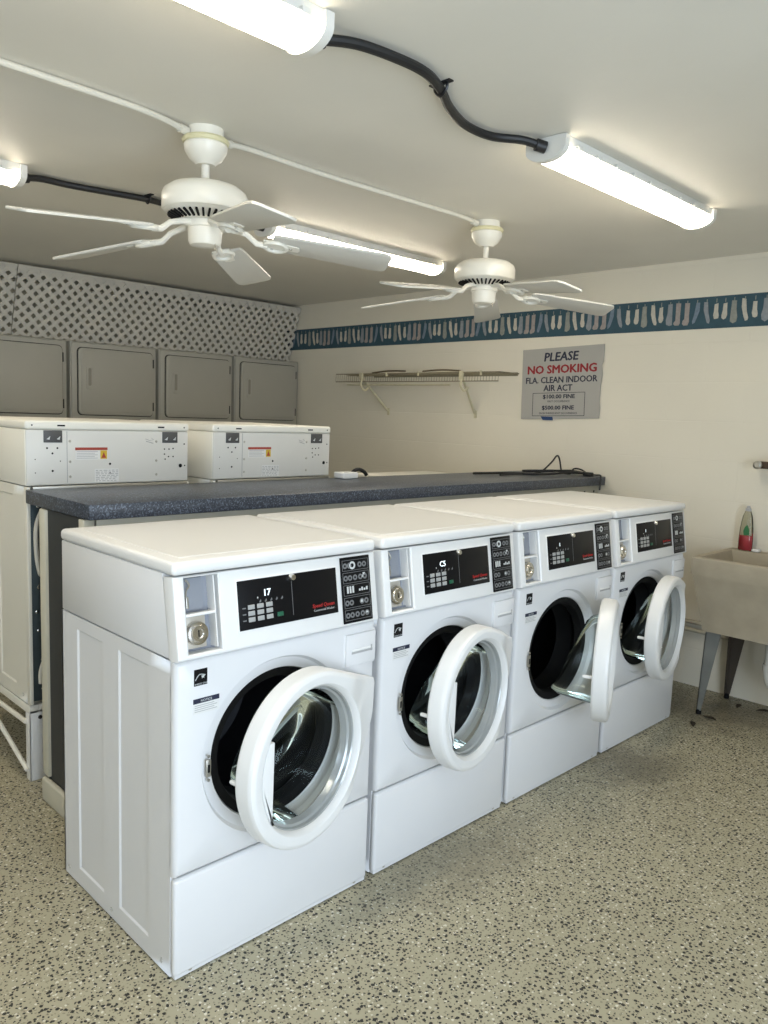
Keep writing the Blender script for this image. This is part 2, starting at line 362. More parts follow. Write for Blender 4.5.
def cabinet_mb():
    mb = MB()
    xs = [-D, -.532, -.375, -.285, -.128, -.022]; zs = [ZB, .055, .768, ZK-.003]
    for y, d in ((0, 1), (W, -1)):
        b = bmesh.new()
        def q(*ps):
            ps = ps if d > 0 else ps[::-1]
            b.faces.new([b.verts.new(p) for p in ps])
        for i in range(5):
            for j in range(3):
                x0, x1, z0, z1 = xs[i], xs[i+1], zs[j], zs[j+1]
                if j == 1 and i in (1, 3):
                    e, dp = .005, .004*d
                    o = [(x0, y, z0), (x1, y, z0), (x1, y, z1), (x0, y, z1)]; n_ = [(x0+e, y+dp, z0+e), (x1-e, y+dp, z0+e), (x1-e, y+dp, z1-e), (x0+e, y+dp, z1-e)]
                    for k in range(4): q(o[k], o[(k+1) % 4], n_[(k+1) % 4], n_[k])
                    q(*n_)
                else: q((x0, y, z0), (x1, y, z0), (x1, y, z1), (x0, y, z1))
        yi = y + .007*d
        q((-.022, y, ZB), (-.022, yi, ZB), (-.022, yi, ZK-.003), (-.022, y, ZK-.003))
        q((-.022, yi, ZB), (-D, yi, ZB), (-D, yi, ZK-.003), (-.022, yi, ZK-.003))
        bmesh.ops.remove_doubles(b, verts=b.verts[:], dist=1e-5)
        mb._merge(b, 0)
    mb.box((-D, .0, ZB), (-D+.006, W, ZK-.003)).box((-D, .004, ZB), (-.022, W-.004, ZB+.008)).box((-D+.004, .004, ZK-.012), (-.022, W-.004, ZK-.004))
    for xx in (-.60, -.33, -.06):
        mb.lathe([(0, -.004), (.006, -.003), (.006, .002)], 10, mat=1, M=frame((xx, 0, .03), (1, 0, 0), (0, 0, 1), (0, -1, 0)))
    return mb
def lid_mb():
    return MB().box((-D-.004, -.002, ZL), (.0 - .016 + .004, W+.002, H), .012, 4)
def ring_pts(cy, cz, r, n, x): return [(x, cy+r*math.cos(2*PI*k/n), cz+r*math.sin(2*PI*k/n)) for k in range(n)]
def hull(pts):
    pts = sorted(set(pts)); 
    def half(ps):
        h = []
        for p in ps:
            while len(h) > 1 and (h[-1][0]-h[-2][0])*(p[1]-h[-2][1]) - (h[-1][1]-h[-2][1])*(p[0]-h[-2][0]) <= 0: h.pop()
            h.append(p)
        return h
    return half(pts)[:-1] + half(pts[::-1])[:-1]
def radial(poly, a):
    dx, dy = math.cos(a), math.sin(a); best = 0
    for (x1, y1), (x2, y2) in zip(poly, poly[1:]+poly[:1]):
        ex, ey = x2-x1, y2-y1; den = dx*ey - dy*ex
        if abs(den) < 1e-12: continue
        t = (x1*ey - y1*ex)/den; u_ = (x1*dy - y1*dx)/den
        if t > 0 and -1e-6 <= u_ <= 1+1e-6: best = max(best, t)
    return best

def make_washer():
    t = thing('washing_machine', 'front-loading washing machine nearest the camera, its white side in full view', 'washing machine', (0, 0, 0), group='white washing machines in the front row')
    cabinet_mb().build('cabinet', [ENAMEL, STEEL], t)
    lid = lid_mb().build('lid', PLASTIC, t)
    MB().box((-D+.06, .04, H-.001), (-.06, W-.04, H+.0015), .001, 1).build('lid_panel', PLASTIC, lid)
    # console housing and fascia with the payment pocket
    pr = [(-D, ZK), (-.030, ZK), (-.066, ZL), (-D, ZL)]
    MB().prism(pr, 0.001, W-.001, M=frame((0, W, 0), (1, 0, 0), (0, 0, 1), (0, -1, 0)), bev=.003).build('console_housing', ENAMEL, t)
    fas = MB(); e = .006
    ox0, ox1, oy0, oy1 = 0, W, 0, CH; px0, px1, py0, py1 = .030, .122, .012, .192
    def rect(x0, x1, y0, y1, n): return [(x0, y0, n), (x1, y0, n), (x1, y1, n), (x0, y1, n)]
    fas.loft([rect(ox0, ox1, oy0, oy1, -.040), rect(ox0, ox1, oy0, oy1, -e), rect(ox0+.002, ox1-.002, oy0+.002, oy1-.001, -.0018), rect(ox0+e, ox1-e, oy0+e, oy1-.002, 0),
              rect(px0-.004, px1+.004, py0-.004, py1+.003, 0), rect(px0, px1, py0, py1, -.004), rect(px0+.003, px1-.003, py0+.002, py1-.002, -.034)], M=FC)
    f = fas.build('console_fascia', PLASTIC, t, smooth=30)
    MB().box((px0+.003, py0+.002, -.0345), (px1-.003, py1-.002, -.033), M=FC).box((px0, .100, -.034), (px1-.014, .1065, -.002), .001, M=FC, mat=1).box((px1-.014, .02, -.034), (px1-.011, .19, -.003), mat=1, M=FC).build('payment_recess', [GREYREC, PLASTIC], t)
    MB().box((px0+.001, .112, -.030), (px0+.062, .188, -.026), .001, M=FC).build('coin_plate', GREYREC, t)
    MB().tube([(px0+.012, .187, -.016), (px0+.020, .172, -.014), (px0+.010, .158, -.014), (px0+.012, .125, -.016)], .0022, 6, M=FC, smooth=4).box((px0+.008, .118, -.02), (px0+.015, .146, -.012), .001, M=FC).build('coin_slot', STEEL, t)
    MB().box((px0+.004, .022, -.030), (px0+.060, .098, -.020), .002, M=FC).build('lock_plate', BEIGEP, t)
    MB().lathe([(0, .006), (.010, .006), (.012, .009), (.019, .009), (.021, .005), (.027, .004), (.029, -.004), (.029, -.012)], 28, M=FC @ Matrix.Translation((px0+.031, .058, -.010))).box((px0+.0295, .050, -.006), (px0+.0325, .066, -.0035), mat=1, M=FC).build('coin_lock', [CHROME, RUBBER], t)
    # display panel
    u0_, u1_, v0_, v1_ = .171, .492, .044, .167
    pn = MB().box((u0_-.004, v0_-.004, -.001), (u1_+.004, v1_+.004, .0012), .001, mat=1, M=FC).box((u0_, v0_, 0), (u1_, v1_, .0022), .001, M=FC).build('control_panel', [BLACK, PLASTIC], t)
    def on(u, v): return FC @ Matrix.Translation((u, v, .0026))
    MB().text('17', .024, .246, .122, M=on(0, 0), bold=.0006).build('digital_readout', LED, pn, smooth=0)
    kp = MB()
    for r in range(4):
        for c in range(3): 
            if r: kp.box((.198+c*.0275, .0625+(r-1)*.0155, .002), (.218+c*.0275, .074+(r-1)*.0155, .0042), .001, M=FC)
    kp.build('keypad', KEY, pn)
    MB().box((.286, .064, .002), (.305, .075, .0045), .001, M=FC).build('start_key', GREEN, pn)
    ic = MB()
    for c in range(5): ic.prism([(.236+c*.017, .106), (.240+c*.017, .110), (.238+c*.017, .115), (.233+c*.017, .108)], 0, .0026, M=FC)
    km = MB()
    for r in range(3): km.box((.182, .066+r*.0155, .002), (.192, .069+r*.0155, .0027), M=FC)
    MB().box((.228, .118, .002), (.231, .122, .0027), M=FC).build('status_light', ICON, pn, smooth=0)
    km.build('keypad_marks', GREYLINE, pn, smooth=0)
    ic.build('panel_marks', GREYLINE, pn, smooth=0)
    MB().box((.3372, .060, .002), (.3384, .152, .0027), M=FC).build('panel_seam', GREYLINE, pn, smooth=0)
    MB().text('Speed Queen', .0140, .402, .068, M=on(0, 0), bold=.0003, shear=.15).text('Commercial Washer', .0085, .406, .0575, mat=1, M=on(0, 0)).build('brand_lettering', [RED, LABELG], pn, smooth=0)
    MB().lathe([(0, .012), (.007, .011), (.0095, .006), (.0098, 0)], 16, M=FC @ Matrix.Translation((.338, .158, .002))).build('service_lock', CHROME, pn)
    # cycle panel on the right
    cp = MB().box((.5085, .007, 0), (.619, .190, .003), .002, M=FC).build('cycle_panel', BLACK, t)
    FI = FC @ Matrix.Translation((.009, .003, 0)) @ Matrix.Diagonal((1, .955, 1, 1)) @ Matrix.Translation((0, 0, 0))
    ic = MB()
    for k in range(5):
        v = .012+k*.036
        ic.box((.506, v, .003), (.604, v+.0012, .0036), M=FI).box((.506, v+.030, .003), (.604, v+.0312, .0036), M=FI)
        ic.box((.506, v, .003), (.5072, v+.0312, .0036), M=FI).box((.6028, v, .003), (.604, v+.0312, .0036), M=FI)
    for j, vv in enumerate((.019, .055, .127, .163)):
        for uu in (.516, .532, .551, .571, .588):
            if (j, uu) in ((1, .551), (3, .551)): continue
            ic.lathe([(.0035, .0036), (.006, .0040), (.0085, .0036)], 10, M=FI @ Matrix.Translation((uu, vv+.008, 0)))
    ic.lathe([(.006, .0036), (.009, .0042), (.012, .0036)], 12, mat=1, M=FI @ Matrix.Translation((.543, .171, 0)))
    for uu in (.518, .528, .538): ic.box((uu, .091, .003), (uu+.006, .111, .0038), mat=1, M=FI)
    for q, uu in enumerate((.563, .572, .581, .590)): ic.box((uu, .094, .003), (uu+.006, .100+.004*(q % 2), .0038), mat=1, M=FI)
    for uu, vv in ((.575, .132), (.581, .139), (.566, .060), (.584, .026)): ic.box((uu, vv, .003), (uu+.008, vv+.007, .0038), mat=1, M=FI)
    ic.build('cycle_icons', [GREYLINE, ICON], cp)
    # front panel with the drum opening
    NA = 96
    z0, z1 = .268, ZK-.004
    def rloop(m, x):
        q = [(0+m-HC[0], z0+m-HC[1]), (W-m-HC[0], z0+m-HC[1]), (W-m-HC[0], z1-m-HC[1]), (m-HC[0], z1-m-HC[1])]
        angs = [2*PI*k/NA for k in range(NA)]
        for cx, cz in q:                                      # snap the nearest ray to each corner
            a = math.atan2(cz, cx) % (2*PI); k = min(range(NA), key=lambda i: abs(angs[i]-a)); angs[k] = a
        return [(x, HC[0]+radial(q, a)*math.cos(a), HC[1]+radial(q, a)*math.sin(a)) for a in angs]
    fp = MB().loft([rloop(0, -.024), rloop(0, -.014), rloop(.003, -.005), rloop(.011, 0), ring_pts(*HC, .234, NA, 0), ring_pts(*HC, .231, NA, -.005), ring_pts(*HC, .226, NA, -.012), ring_pts(*HC, HR+.004, NA, -.014), ring_pts(*HC, HR, NA, -.024)])
    fp.box((-.02, .521, .683), (.0015, .641, .784), .003, mat=0)
    fp.build('front_panel', ENAMEL, t, smooth=40)
    MB().loft([ring_pts(*HC, HR+.001, 72, -.018), ring_pts(*HC, HR-.010, 72, -.020), ring_pts(*HC, HR-.022, 72, -.024), ring_pts(*HC, HR-.030, 72, -.050), ring_pts(*HC, HR-.016, 72, -.070), ring_pts(*HC, HR-.018, 72, -.10), ring_pts(*HC, HR-.035, 72, -.13)]).build('door_gasket', RUBBER, t)
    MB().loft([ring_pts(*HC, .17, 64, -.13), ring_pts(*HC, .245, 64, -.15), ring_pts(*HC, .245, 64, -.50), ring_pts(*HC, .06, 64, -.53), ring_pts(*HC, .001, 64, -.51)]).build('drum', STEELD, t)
    # soap drawer
    dr = MB().box((-.005, .526, .688), (.0085, .638, .779), .004).build('soap_drawer', ENAMEL, t)
    MB().box((.008, .545, .729), (.011, .625, .735), .001).box((.0075, .545, .722), (.0088, .625, .729), mat=1).box((.0105, .617, .722), (.0118, .621, .740), mat=1).build('drawer_grip', [PLASTIC, LABELG], dr)
    lp = MB().box((-.024, 0, ZB+.006), (0, W, .264), .010, 3)
    lp.box((-.03, .004, ZB-.002), (-.004, W-.004, ZB+.016), .002, 1)
    for yy in (.045, W-.05): lp.lathe([(0, .003), (.005, .003), (.006, 0)], 10, mat=1, M=frame((-.004, yy, ZB+.012), (0, 1, 0), (0, 0, 1), (1, 0, 0)))
    lp.build('kick_panel', [ENAMEL, STEEL], t)
    # stickers
    sk = MB().box((-.001, .048, .738), (.0008, .084, .778)).text('ENERGY STAR', .0055, .0498, .7402, mat=1, M=frame((.0008, 0, 0), (0, 1, 0), (0, 0, 1), (1, 0, 0)))
    st = frame((.0008, .066, .758), (0, 1, 0), (0, 0, 1), (1, 0, 0))
    sk.tube([(-.015, -.006, .0004), (-.004, .007, .0004), (.012, .004, .0004)], .0009, 5, mat=1, M=st, smooth=5)
    sk.prism([(.006+.006*(1 if k % 2 == 0 else .42)*math.sin(k*PI/5), .001+.006*(1 if k % 2 == 0 else .42)*math.cos(k*PI/5)) for k in range(10)], 0, .0006, mat=1, M=st)
    sk.build('energy_sticker', [BLACK, ICON], t, smooth=0)
    nl = MB().box((-.001, .046, .668), (.0008, .118, .706), mat=0).box((.0005, .046, .694), (.0010, .118, .706), mat=1).text('NOTICE', .0085, .082, .6967, mat=2, M=frame((.0012, 0, 0), (0, 1, 0), (0, 0, 1), (1, 0, 0)), align='CENTER')
    for k in range(4): nl.box((.0006, .050, .673+k*.005), (.0011, .112-.008*(k % 2), .6748+k*.005), mat=3)
    nl.build('notice_label', [LABELW, NAVY, ICON, LABELG], t, smooth=0)
    ls = MB().box((-.004, .084, .500), (.0005, .098, .545), .002).box((0, .088, .512), (.0012, .094, .532), mat=1)
    for zz in (.492, .553): ls.lathe([(0, .002), (.004, .002), (.004, -.002)], 8, mat=2, M=frame((-.001, .091, zz), (0, 1, 0), (0, 0, 1), (1, 0, 0)))
    ls.build('latch_strike', [STEEL, RUBBER, STEEL], t)
    # door, origin on the hinge line
    cy, cz = DC
    R = .228
    circ = [(R*math.cos(2*PI*k/120), R*math.sin(2*PI*k/120)) for k in range(120)]
    out = hull(circ + [(.318, .122), (.324, .106), (.320, .02), (.306, -.03), (.272, -.08)])
    NA2 = 120
    def flare(y, x): return x*(1-.74*(lambda q: q*q*(3-2*q))(min(1, max(0, (y-.13)/.17))))
    def oloop(m, x): return [(flare((radial(out, 2*PI*k/NA2)-m)*math.cos(2*PI*k/NA2), x), cy+(radial(out, 2*PI*k/NA2)-m)*math.cos(2*PI*k/NA2), cz+(radial(out, 2*PI*k/NA2)-m)*math.sin(2*PI*k/NA2)) for k in range(NA2)]
    def il(r, x): return ring_pts(cy, cz, r, NA2, x)
    d = MB().loft([il(.182, .012), il(.182, .046), il(.184, .055), il(.192, .0665), il(.194, .068), oloop(.016, .070), oloop(.012, .0695), oloop(.004, .064), oloop(.001, .058), oloop(0, .052), oloop(0, .018), oloop(.004, .012), oloop(.02, .010)], closed=True).build('door', PLASTIC, t, smooth=28, loc=(HINGE[0], HINGE[1], 0))
    a0, a1 = math.radians(150), math.radians(217); xs = -.152
    arc = [(.188*math.cos(a0+(a1-a0)*k/14), .188*math.sin(a0+(a1-a0)*k/14)) for k in range(15)]
    MB().prism(arc + [(xs, .188*math.sin(a1)), (xs+.003, .188*math.sin(a0))], .036, .0665, M=frame((0, cy, cz), (0, 1, 0), (0, 0, 1), (1, 0, 0)), bev=.002).build('door_handle', PLASTIC, d)
    MB().loft([il(.183, .050), il(.180, .047), il(.178, .038), il(.173, .034), il(.170, .024), il(.168, .016), il(.173, .012), il(.183, .012)], closed=True).build('glass_rim', RIM, d, smooth=25)
    def bl(r, x, tl, dz): return [(x*(1-tl*math.sin(2*PI*k/NA2)), cy+r*math.cos(2*PI*k/NA2), cz-dz+r*math.sin(2*PI*k/NA2)) for k in range(NA2)]
    MB().loft([bl(.172, .030, 0, 0), bl(.168, .006, 0, 0), bl(.160, -.03, .3, .002), bl(.146, -.07, .45, .008), bl(.132, -.092, .5, .014), bl(.118, -.102, .5, .018), bl(.07, -.098, .3, .018), bl(.001, -.095, 0, .018)]).build('glass_bowl', GLASS, d)
    MB().lathe([(0, -.022), (.005, -.021), (.006, -.016), (.006, .016), (.010, .018), (.010, .024)], 12, M=frame((0, cy-.206, cz-.010), (0, 1, 0), (0, 0, 1), (1, 0, 0))).build('latch_pin', PLASTIC, d)
    MB().box((-.006, .262+cy, cz-.05), (.016, .290+cy, cz+.09), .004).build('door_hinge', PLASTIC, d)
    for sx in (-.07, -D+.06):
        for sy in (.05, W-.05):
            MB().lathe([(0, 0), (.022, 0), (.022, .006), (.012, .008), (.012, .020)], 14, M=Matrix.Translation((sx, sy, 0))).build('levelling_foot', RUBBER, t)
    return t
washers = []
A_OPEN = [10, 10, 25, 10]
WL = [None, 'second front-loading washer from the camera, right of the nearest one',
      'third front-loading washer from the camera, its door swung widest open',
      'fourth front-loading washer, farthest from the camera and beside the laundry sink']
for k in range(4):
    t = make_washer() if k == 0 else copy_tree(washers[0])
    t.location = (0, P*k, 0); washers.append(t)
    if WL[k]: t['label'] = WL[k]
for k, t in enumerate(washers):
    kids(t, 'door')[0].rotation_euler = (0, 0, math.radians(A_OPEN[k]))
    if k:
        pn = kids(t, 'control_panel')[0]; rd = kids(pn, 'digital_readout')[0]
        tmp = MB().text(['', 'C5', '1', '1'][k], .024 if k < 2 else .018, .246, .122 if k < 2 else .125, M=FC @ Matrix.Translation((0, 0, .0026)), bold=.0006).build('t', LED, smooth=0)
        rd.data = tmp.data; bpy.data.objects.remove(tmp)

# ------------------------------------------------------------------ countertop
tag(MB().box((-1.250, .132, 1.0375), (-.740, YW-.002, 1.086), .004, 2).build('countertop', COUNTER), 'long dark blue-grey speckled laminate countertop behind the front row of washers', 'countertop')

# ------------------------------------------------------------------ rear row of washers, seen from behind
XB = -1.266
def make_rear():
    t = thing('washing_machine', 'white washer seen from behind at the left counter end, on a steel stand', 'washing machine', group='white washing machines in the rear row')
    mb = cabinet_mb()
    mb.bm.transform(Matrix.Translation((.002, 0, 0)))
    mb.build('cabinet', [CREAM, STEEL], t)
    MB().box((-D, .012, ZB+.01), (.004, W-.012, ZK-.012), .002).box((-.02, 0, ZB), (.008, .012, ZK-.004), .002, mat=1).box((-.02, W-.012, ZB), (.008, W, ZK-.004), .002, mat=1).build('back_panel', [DARKBACK, CREAM], t)
    Fb = frame((.004, 0, 0), (0, 1, 0), (0, 0, 1), (1, 0, 0))
    rv = MB()
    for yy, zz, r in ((.04, .735, .008), (.055, .700, .006), (.03, .665, .004), (.04, .585, .009), (.035, .52, .005), (.04, .44, .009), (.03, .35, .006), (.06, .36, .006), (.035, .28, .006), (.055, .28, .006), (.045, .17, .005), (.04, .10, .008), (.045, .06, .005)):
        rv.lathe([(r*.55, .0005), (r*.6, .003), (r, .002), (r, -.001)], 12, M=Fb @ Matrix.Translation((yy, zz, 0)))
    rv.build('back_screws', CHROME, t)
    for pts in ([(.022, .075, .735), (.022, .048, .722), (.020, .026, .66), (.020, .026, .56), (.020, .036, .495), (.006, .046, .488)], [(.024, .075, .185), (.022, .050, .175), (.020, .034, .13), (.018, .034, .085)]):
        MB().tube(pts, .008, 10, smooth=5).build('drain_hose', PVC, t)
    # upper housing and lid
    MB().box((-D, 0, ZK), (-.004, W, ZL), .003).build('console_housing', CREAM, t)
    bp = MB().box((-.02, .003, ZK+.004), (.002, W-.003, ZL-.001), .001).box((.0015, .146, ZK+.008), (.0028, .148, ZL-.004), mat=1).box((-.004, .02, ZK-.016), (.012, W-.01, ZK-.002), .002, mat=2).build('upper_back_panel', [REARW, SEAM, STEEL], t)
    lid = MB().box((-D-.004, -.002, ZL), (.006, W+.002, H), .010, 4).build('lid', CREAM, t)
    Fl = frame((.006, 0, 0), (0, 1, 0), (0, 0, 1), (1, 0, 0))
    lm = MB()
    for yy in (.125, .52): lm.box((yy-.014, 1.018, -.001), (yy+.014, 1.0235, .0008), M=Fl)
    for yy in (.022, W-.022): lm.lathe([(0, .001), (.003, .001), (.003, 0)], 8, M=Fl @ Matrix.Translation((yy, 1.021, 0)))
    lm.build('lid_slots', RUBBER, lid, smooth=0)
    Fu = frame((.002, 0, 0), (0, 1, 0), (0, 0, 1), (1, 0, 0))
    for yy in (.063, .527):
        hb = MB().box((yy, .960, 0), (yy+.066, 1.003, .004), .001, M=Fu).build('hinge_bracket', BRACK, bp)
    sc = MB()
    for yy in (.078, .114, .542, .578):
        sc.prism([(yy-.006, .972), (yy+.002, .978), (yy+.007, .983), (yy+.004, .970)], .004, .006, M=Fu)
    sc.build('bracket_screws', ICON, bp, smooth=0)
    hl = MB()
    for yy, zz, r in ((.075, .940, .0035), (.112, .940, .0035), (.094, .921, .0035), (.094, .858, .004), (.033, .90, .002), (.033, .852, .002), (.122, .893, .002), (.31, .880, .0045), (.31, .845, .0045),
                      (.537, .935, .003), (.557, .935, .003), (.575, .937, .003), (.537, .915, .003), (.555, .905, .003), (.575, .905, .003), (.54, .895, .003), (.608, .868, .008), (.628, .868, .003), (.625, .955, .003)):
        hl.lathe([(0, .0008), (r, .0008), (r, 0)], 10, M=Fu @ Matrix.Translation((yy, zz, 0)))
    hl.build('screw_holes', RUBBER, bp, smooth=0)
    for yy, zz in ((.158, .965), (.158, .89), (.158, .835), (.502, .965), (.502, .89), (.502, .835)): MB().lathe([(0, .0015), (.004, .0015), (.005, 0)], 10, M=Fu @ Matrix.Translation((yy, zz, 0))).build('panel_screw', STEEL, bp)
    wl = MB().box((.177, .897, 0), (.300, .942, .0008), M=Fu).box((.177, .932, 0), (.300, .942, .0012), mat=1, M=Fu).box((.272, .899, 0), (.298, .931, .0012), mat=2, M=Fu)
    wl.prism([(.276, .903), (.294, .903), (.285, .925)], .001, .0016, mat=1, M=Fu)
    for k in range(5): wl.box((.182, .9015+k*.006, 0), (.262-.012*(k % 2), .9035+k*.006, .0012), mat=3, M=Fu)
    wl.build('warning_label', [LABELW, LABELR, LABELY, LABELG], bp, smooth=0)
    sl = MB().box((.25, .812, 0), (.345, .862, .0008), M=Fu)
    for r in range(7):
        x = .254
        while x < .335:
            L = random.uniform(.006, .016); sl.box((x, .8155+r*.0065, 0), (min(x+L, .342), .8185+r*.0065, .0012), mat=1, M=Fu); x += L+.005
    sl.build('spec_label', [LABELW, LABELG], bp, smooth=0)
    MB().tube([(.455, .975, .001), (.475, .968, .001), (.490, .972, .001), (.480, .978, .001)], .0008, 5, M=Fu).tube([(.458, .966, .001), (.488, .958, .001)], .0012, 5, M=Fu).build('scuff_mark', SEAM, bp)
    return t
ra = make_rear(); ra.location = (XB, .140, .290)
rb = copy_tree(ra); rb.location = (XB, .900, .290); rb['label'] = 'second rear-facing washer along the counter, its labelled raised back showing'
rc = copy_tree(ra); rc.location = (XB-.02, 2.32, 0); rc['label'] = 'low white washer behind the counter, only its flat lid showing'
def make_stand(y0, lab):
    t = thing('machine_stand', lab, 'stand', (XB, y0, 0), group='steel stands under the rear washers')
    MB().box((-D, 0, .258), (-.004, .035, .2895), .002).box((-D, W-.035, .258), (-.004, W, .2895), .002).box((-.036, .035, .258), (-.004, W-.035, .2895), .002).box((-D, .035, .258), (-D+.032, W-.035, .2895), .002).build('top_frame', CREAM, t)
    for sx, sy in ((-.004, 0), (-.004, 1), (-D, 0), (-D, 1)):
        x0, x1 = (sx-.04, sx) if sx > -.1 else (sx, sx+.04); y0_, y1_ = (0, .075) if sy == 0 else (W-.075, W)
        ye = (y0_, y0_+.004) if sy == 0 else (y1_-.004, y1_); xe = (x1-.004, x1) if sx > -.1 else (x0, x0+.004)
        MB().box((x0, ye[0], 0), (x1, ye[1], .258), .001).box((xe[0], y0_, 0), (xe[1], y1_, .268), .001).lathe([(0, .004), (.007, .004), (.008, 0)], 8, mat=1, M=frame((x1, (y0_+y1_)/2, .24), (0, 1, 0), (0, 0, 1), (1, 0, 0))).build('leg', [PLASTIC, STEELD], t)
    for a, b_ in (((-.03, -.004, .225), (-D+.03, -.004, .215)), ((-.025, -.004, .04), (-D+.03, -.010, .245))):
        MB().tube([a, b_], .009, 8).build('brace', CREAM, t)
    MB().tube([(-.03, .03, .20), (-D+.03, W-.03, .20)], .008, 8).build('brace', CREAM, t)
    return t
make_stand(.140, 'white steel stand with cross braces lifting the washer at the left end of the counter')
make_stand(.900, 'white steel stand lifting the second rear-facing washer along the counter')

# ------------------------------------------------------------------ stacked dryers along the left
XD = -3.60
def make_dryer():
    t = thing('stacked_dryer', '', 'dryer', group='almond stacked dryers along the left')
    MB().box((-.72, .005, .01), (-.004, .626, 1.802), .006).box((-.70, .02, 0), (-.02, .62, .012)).box((-.006, .012, 1.274), (0, .620, 1.796), .008, 3).box((-.006, .012, .03), (0, .620, 1.262), .008, 3).build('cabinet', DRYER, t)
    d = MB().box((0, .050, 1.322), (.004, .592, 1.764), .001, mat=1)
    rr = .03
    def rr_pts(y0, y1, z0, z1, r):
        o = []
        for cy, cz, a in ((y1-r, z1-r, 0), (y0+r, z1-r, 90), (y0+r, z0+r, 180), (y1-r, z0+r, 270)):
            for k in range(6): o.append((cy+r*math.cos(math.radians(a+k*18)), cz+r*math.sin(math.radians(a+k*18))))
        return o
    M_ = frame((0, 0, 0), (0, 1, 0), (0, 0, 1), (1, 0, 0))
    d = MB().prism(rr_pts(.050, .594, 1.318, 1.766, .03), -.002, .0035, mat=1, M=M_).prism(rr_pts(.055, .589, 1.323, 1.761, .028), .0, .016, M=M_, bev=.004)
    d.prism(rr_pts(.072, .572, 1.340, 1.744, .022), .014, .0185, M=M_, bev=.002)
    dd = d.build('door', [DRYER, DRYGAP], t, loc=(0, 0, 0))
    MB().prism(rr_pts(.105, .150, 1.49, 1.645, .012), .018, .022, mat=0, M=M_, bev=.0015).prism(rr_pts(.118, .138, 1.515, 1.63, .008), .021, .0235, mat=1, M=M_).build('door_handle', [DRYER, pm('handle_recess', (.28, .265, .22), .5)], dd)
    MB().box((0, .592, 1.36), (.012, .599, 1.42), .002).box((0, .592, 1.66), (.012, .599, 1.72), .002).build('door_hinge', DRYGAP, t)
    return t
dl = ['leftmost almond dryer, its door cut by the photo edge', 'second almond dryer from the left, behind the washer at the counter end',
      'third almond dryer from the left, second from the back wall', 'almond dryer nearest the back wall, rightmost of the row']
dp = make_dryer()
for k, y0 in enumerate((.655, 1.295, 1.935, 2.575)):
    t = dp if k == 0 else copy_tree(dp)
    t.location = (XD, y0, 0); t['label'] = dl[k]
# lattice panels leaning above the dryers
def clip(poly, ax, lim, keep_lower):
    o = []
    for a, b_ in zip(poly, poly[1:]+poly[:1]):
        ia = (a[ax] <= lim) == keep_lower or a[ax] == lim; ib = (b_[ax] <= lim) == keep_lower or b_[ax] == lim
        if ia: o.append(a)
        if ia != ib:
            t_ = (lim-a[ax])/(b_[ax]-a[ax]); o.append((a[0]+(b_[0]-a[0])*t_, a[1]+(b_[1]-a[1])*t_))
    return o
V = Vector((.145, 0, .428)); VH = V.length; Vn = V.normalized(); Nn = Vector((0, 1, 0)).cross(Vn)
ML = frame((-3.730, 0, 1.806), (0, 1, 0), Vn, Nn)
def lattice(y0, y1, label):
    t = thing('lattice_panel', label, 'lattice', (-3.73, y0, 1.806), group='lattice above the dryers')
    inv = Matrix.Translation((3.73, -y0, -1.806))
    mb = MB(); pitch = .071; wd = .025*math.sqrt(2)/2
    for layer, sg in ((0, 1), (1, -1)):
        k = -40
        while k < 80:
            c = k*pitch
            poly = [(c-wd - sg*2, -2), (c+wd - sg*2, -2), (c+wd + sg*2, 2), (c-wd + sg*2, 2)]
            poly = clip(clip(clip(clip(poly, 0, y0, False), 0, y1, True), 1, 0, False), 1, VH, True)
            poly = [p for i, p in enumerate(poly) if i == 0 or (abs(p[0]-poly[i-1][0])+abs(p[1]-poly[i-1][1])) > 1e-5]
            if len(poly) > 2:
                try: mb.prism(poly, layer*.0035, layer*.0035+.0035, M=inv @ ML)
                except Exception: pass
            k += 1
    mb.build('slats', LATT, t, smooth=0)
    MB().box((y0, VH-.050, -.012), (y1, VH, -.001), M=inv @ ML).build('top_batten', LATT, t, smooth=0)
    return t
lattice(.30, .972, 'short white lattice panel at the far left above the dryers')
lattice(.978, 3.200, 'long white lattice panel leaning between the dryer tops and the ceiling')

# ------------------------------------------------------------------ ceiling lamps
def make_lamp(label, x, y0, L):
    t = thing('ceiling_light', label, 'ceiling light', (x, y0, ZC), group='strip lights on the ceiling')
    hb = MB().box((-.062, .004, -.034), (.062, L-.004, 0), .002)
    hb.box((.062, .05, -.034), (.074, L-.05, -.030), .001).box((-.074, .05, -.034), (-.062, L-.05, -.030), .001)
    n = 9
    for k in range(n):
        yy = .08+(L-.16)*k/(n-1)
        hb.box((.060, yy-.012, -.036), (.078, yy+.012, -.022), .002).box((-.078, yy-.012, -.036), (-.060, yy+.012, -.022), .002)
    hb.build('housing', FIXT, t)
    prof = [(-.068, -.036)] + [(.068*math.cos(a), -.034-.034*math.sin(a)) for a in [PI-PI*k/16 for k in range(1, 16)]] + [(.068, -.036)]
    Mx = frame((0, L-.022, 0), (1, 0, 0), (0, 0, 1), (0, -1, 0))
    MB().prism(prof, 0, L-.044, M=Mx).build('diffuser', LENS, t)
    pc = [(-.072, -.004)] + [(.072*math.cos(a), -.034-.038*math.sin(a)) for a in [PI-PI*k/16 for k in range(0, 17)]] + [(.072, -.004)]
    for yy in (0, L-.024):
        MB().prism(pc, 0, .024, M=frame((0, yy+.024, 0), (1, 0, 0), (0, 0, 1), (0, -1, 0))).build('end_cap', FIXT, t)
    return t
make_lamp('strip light at the top edge of the photo, nearest the camera', .105, -.94, 1.215)
make_lamp('bright strip light at the upper right, joined by the black conduit', .100, 1.20, 1.10)
make_lamp('strip light at the left photo edge, only its end showing', -1.590, -1.00, 1.26)
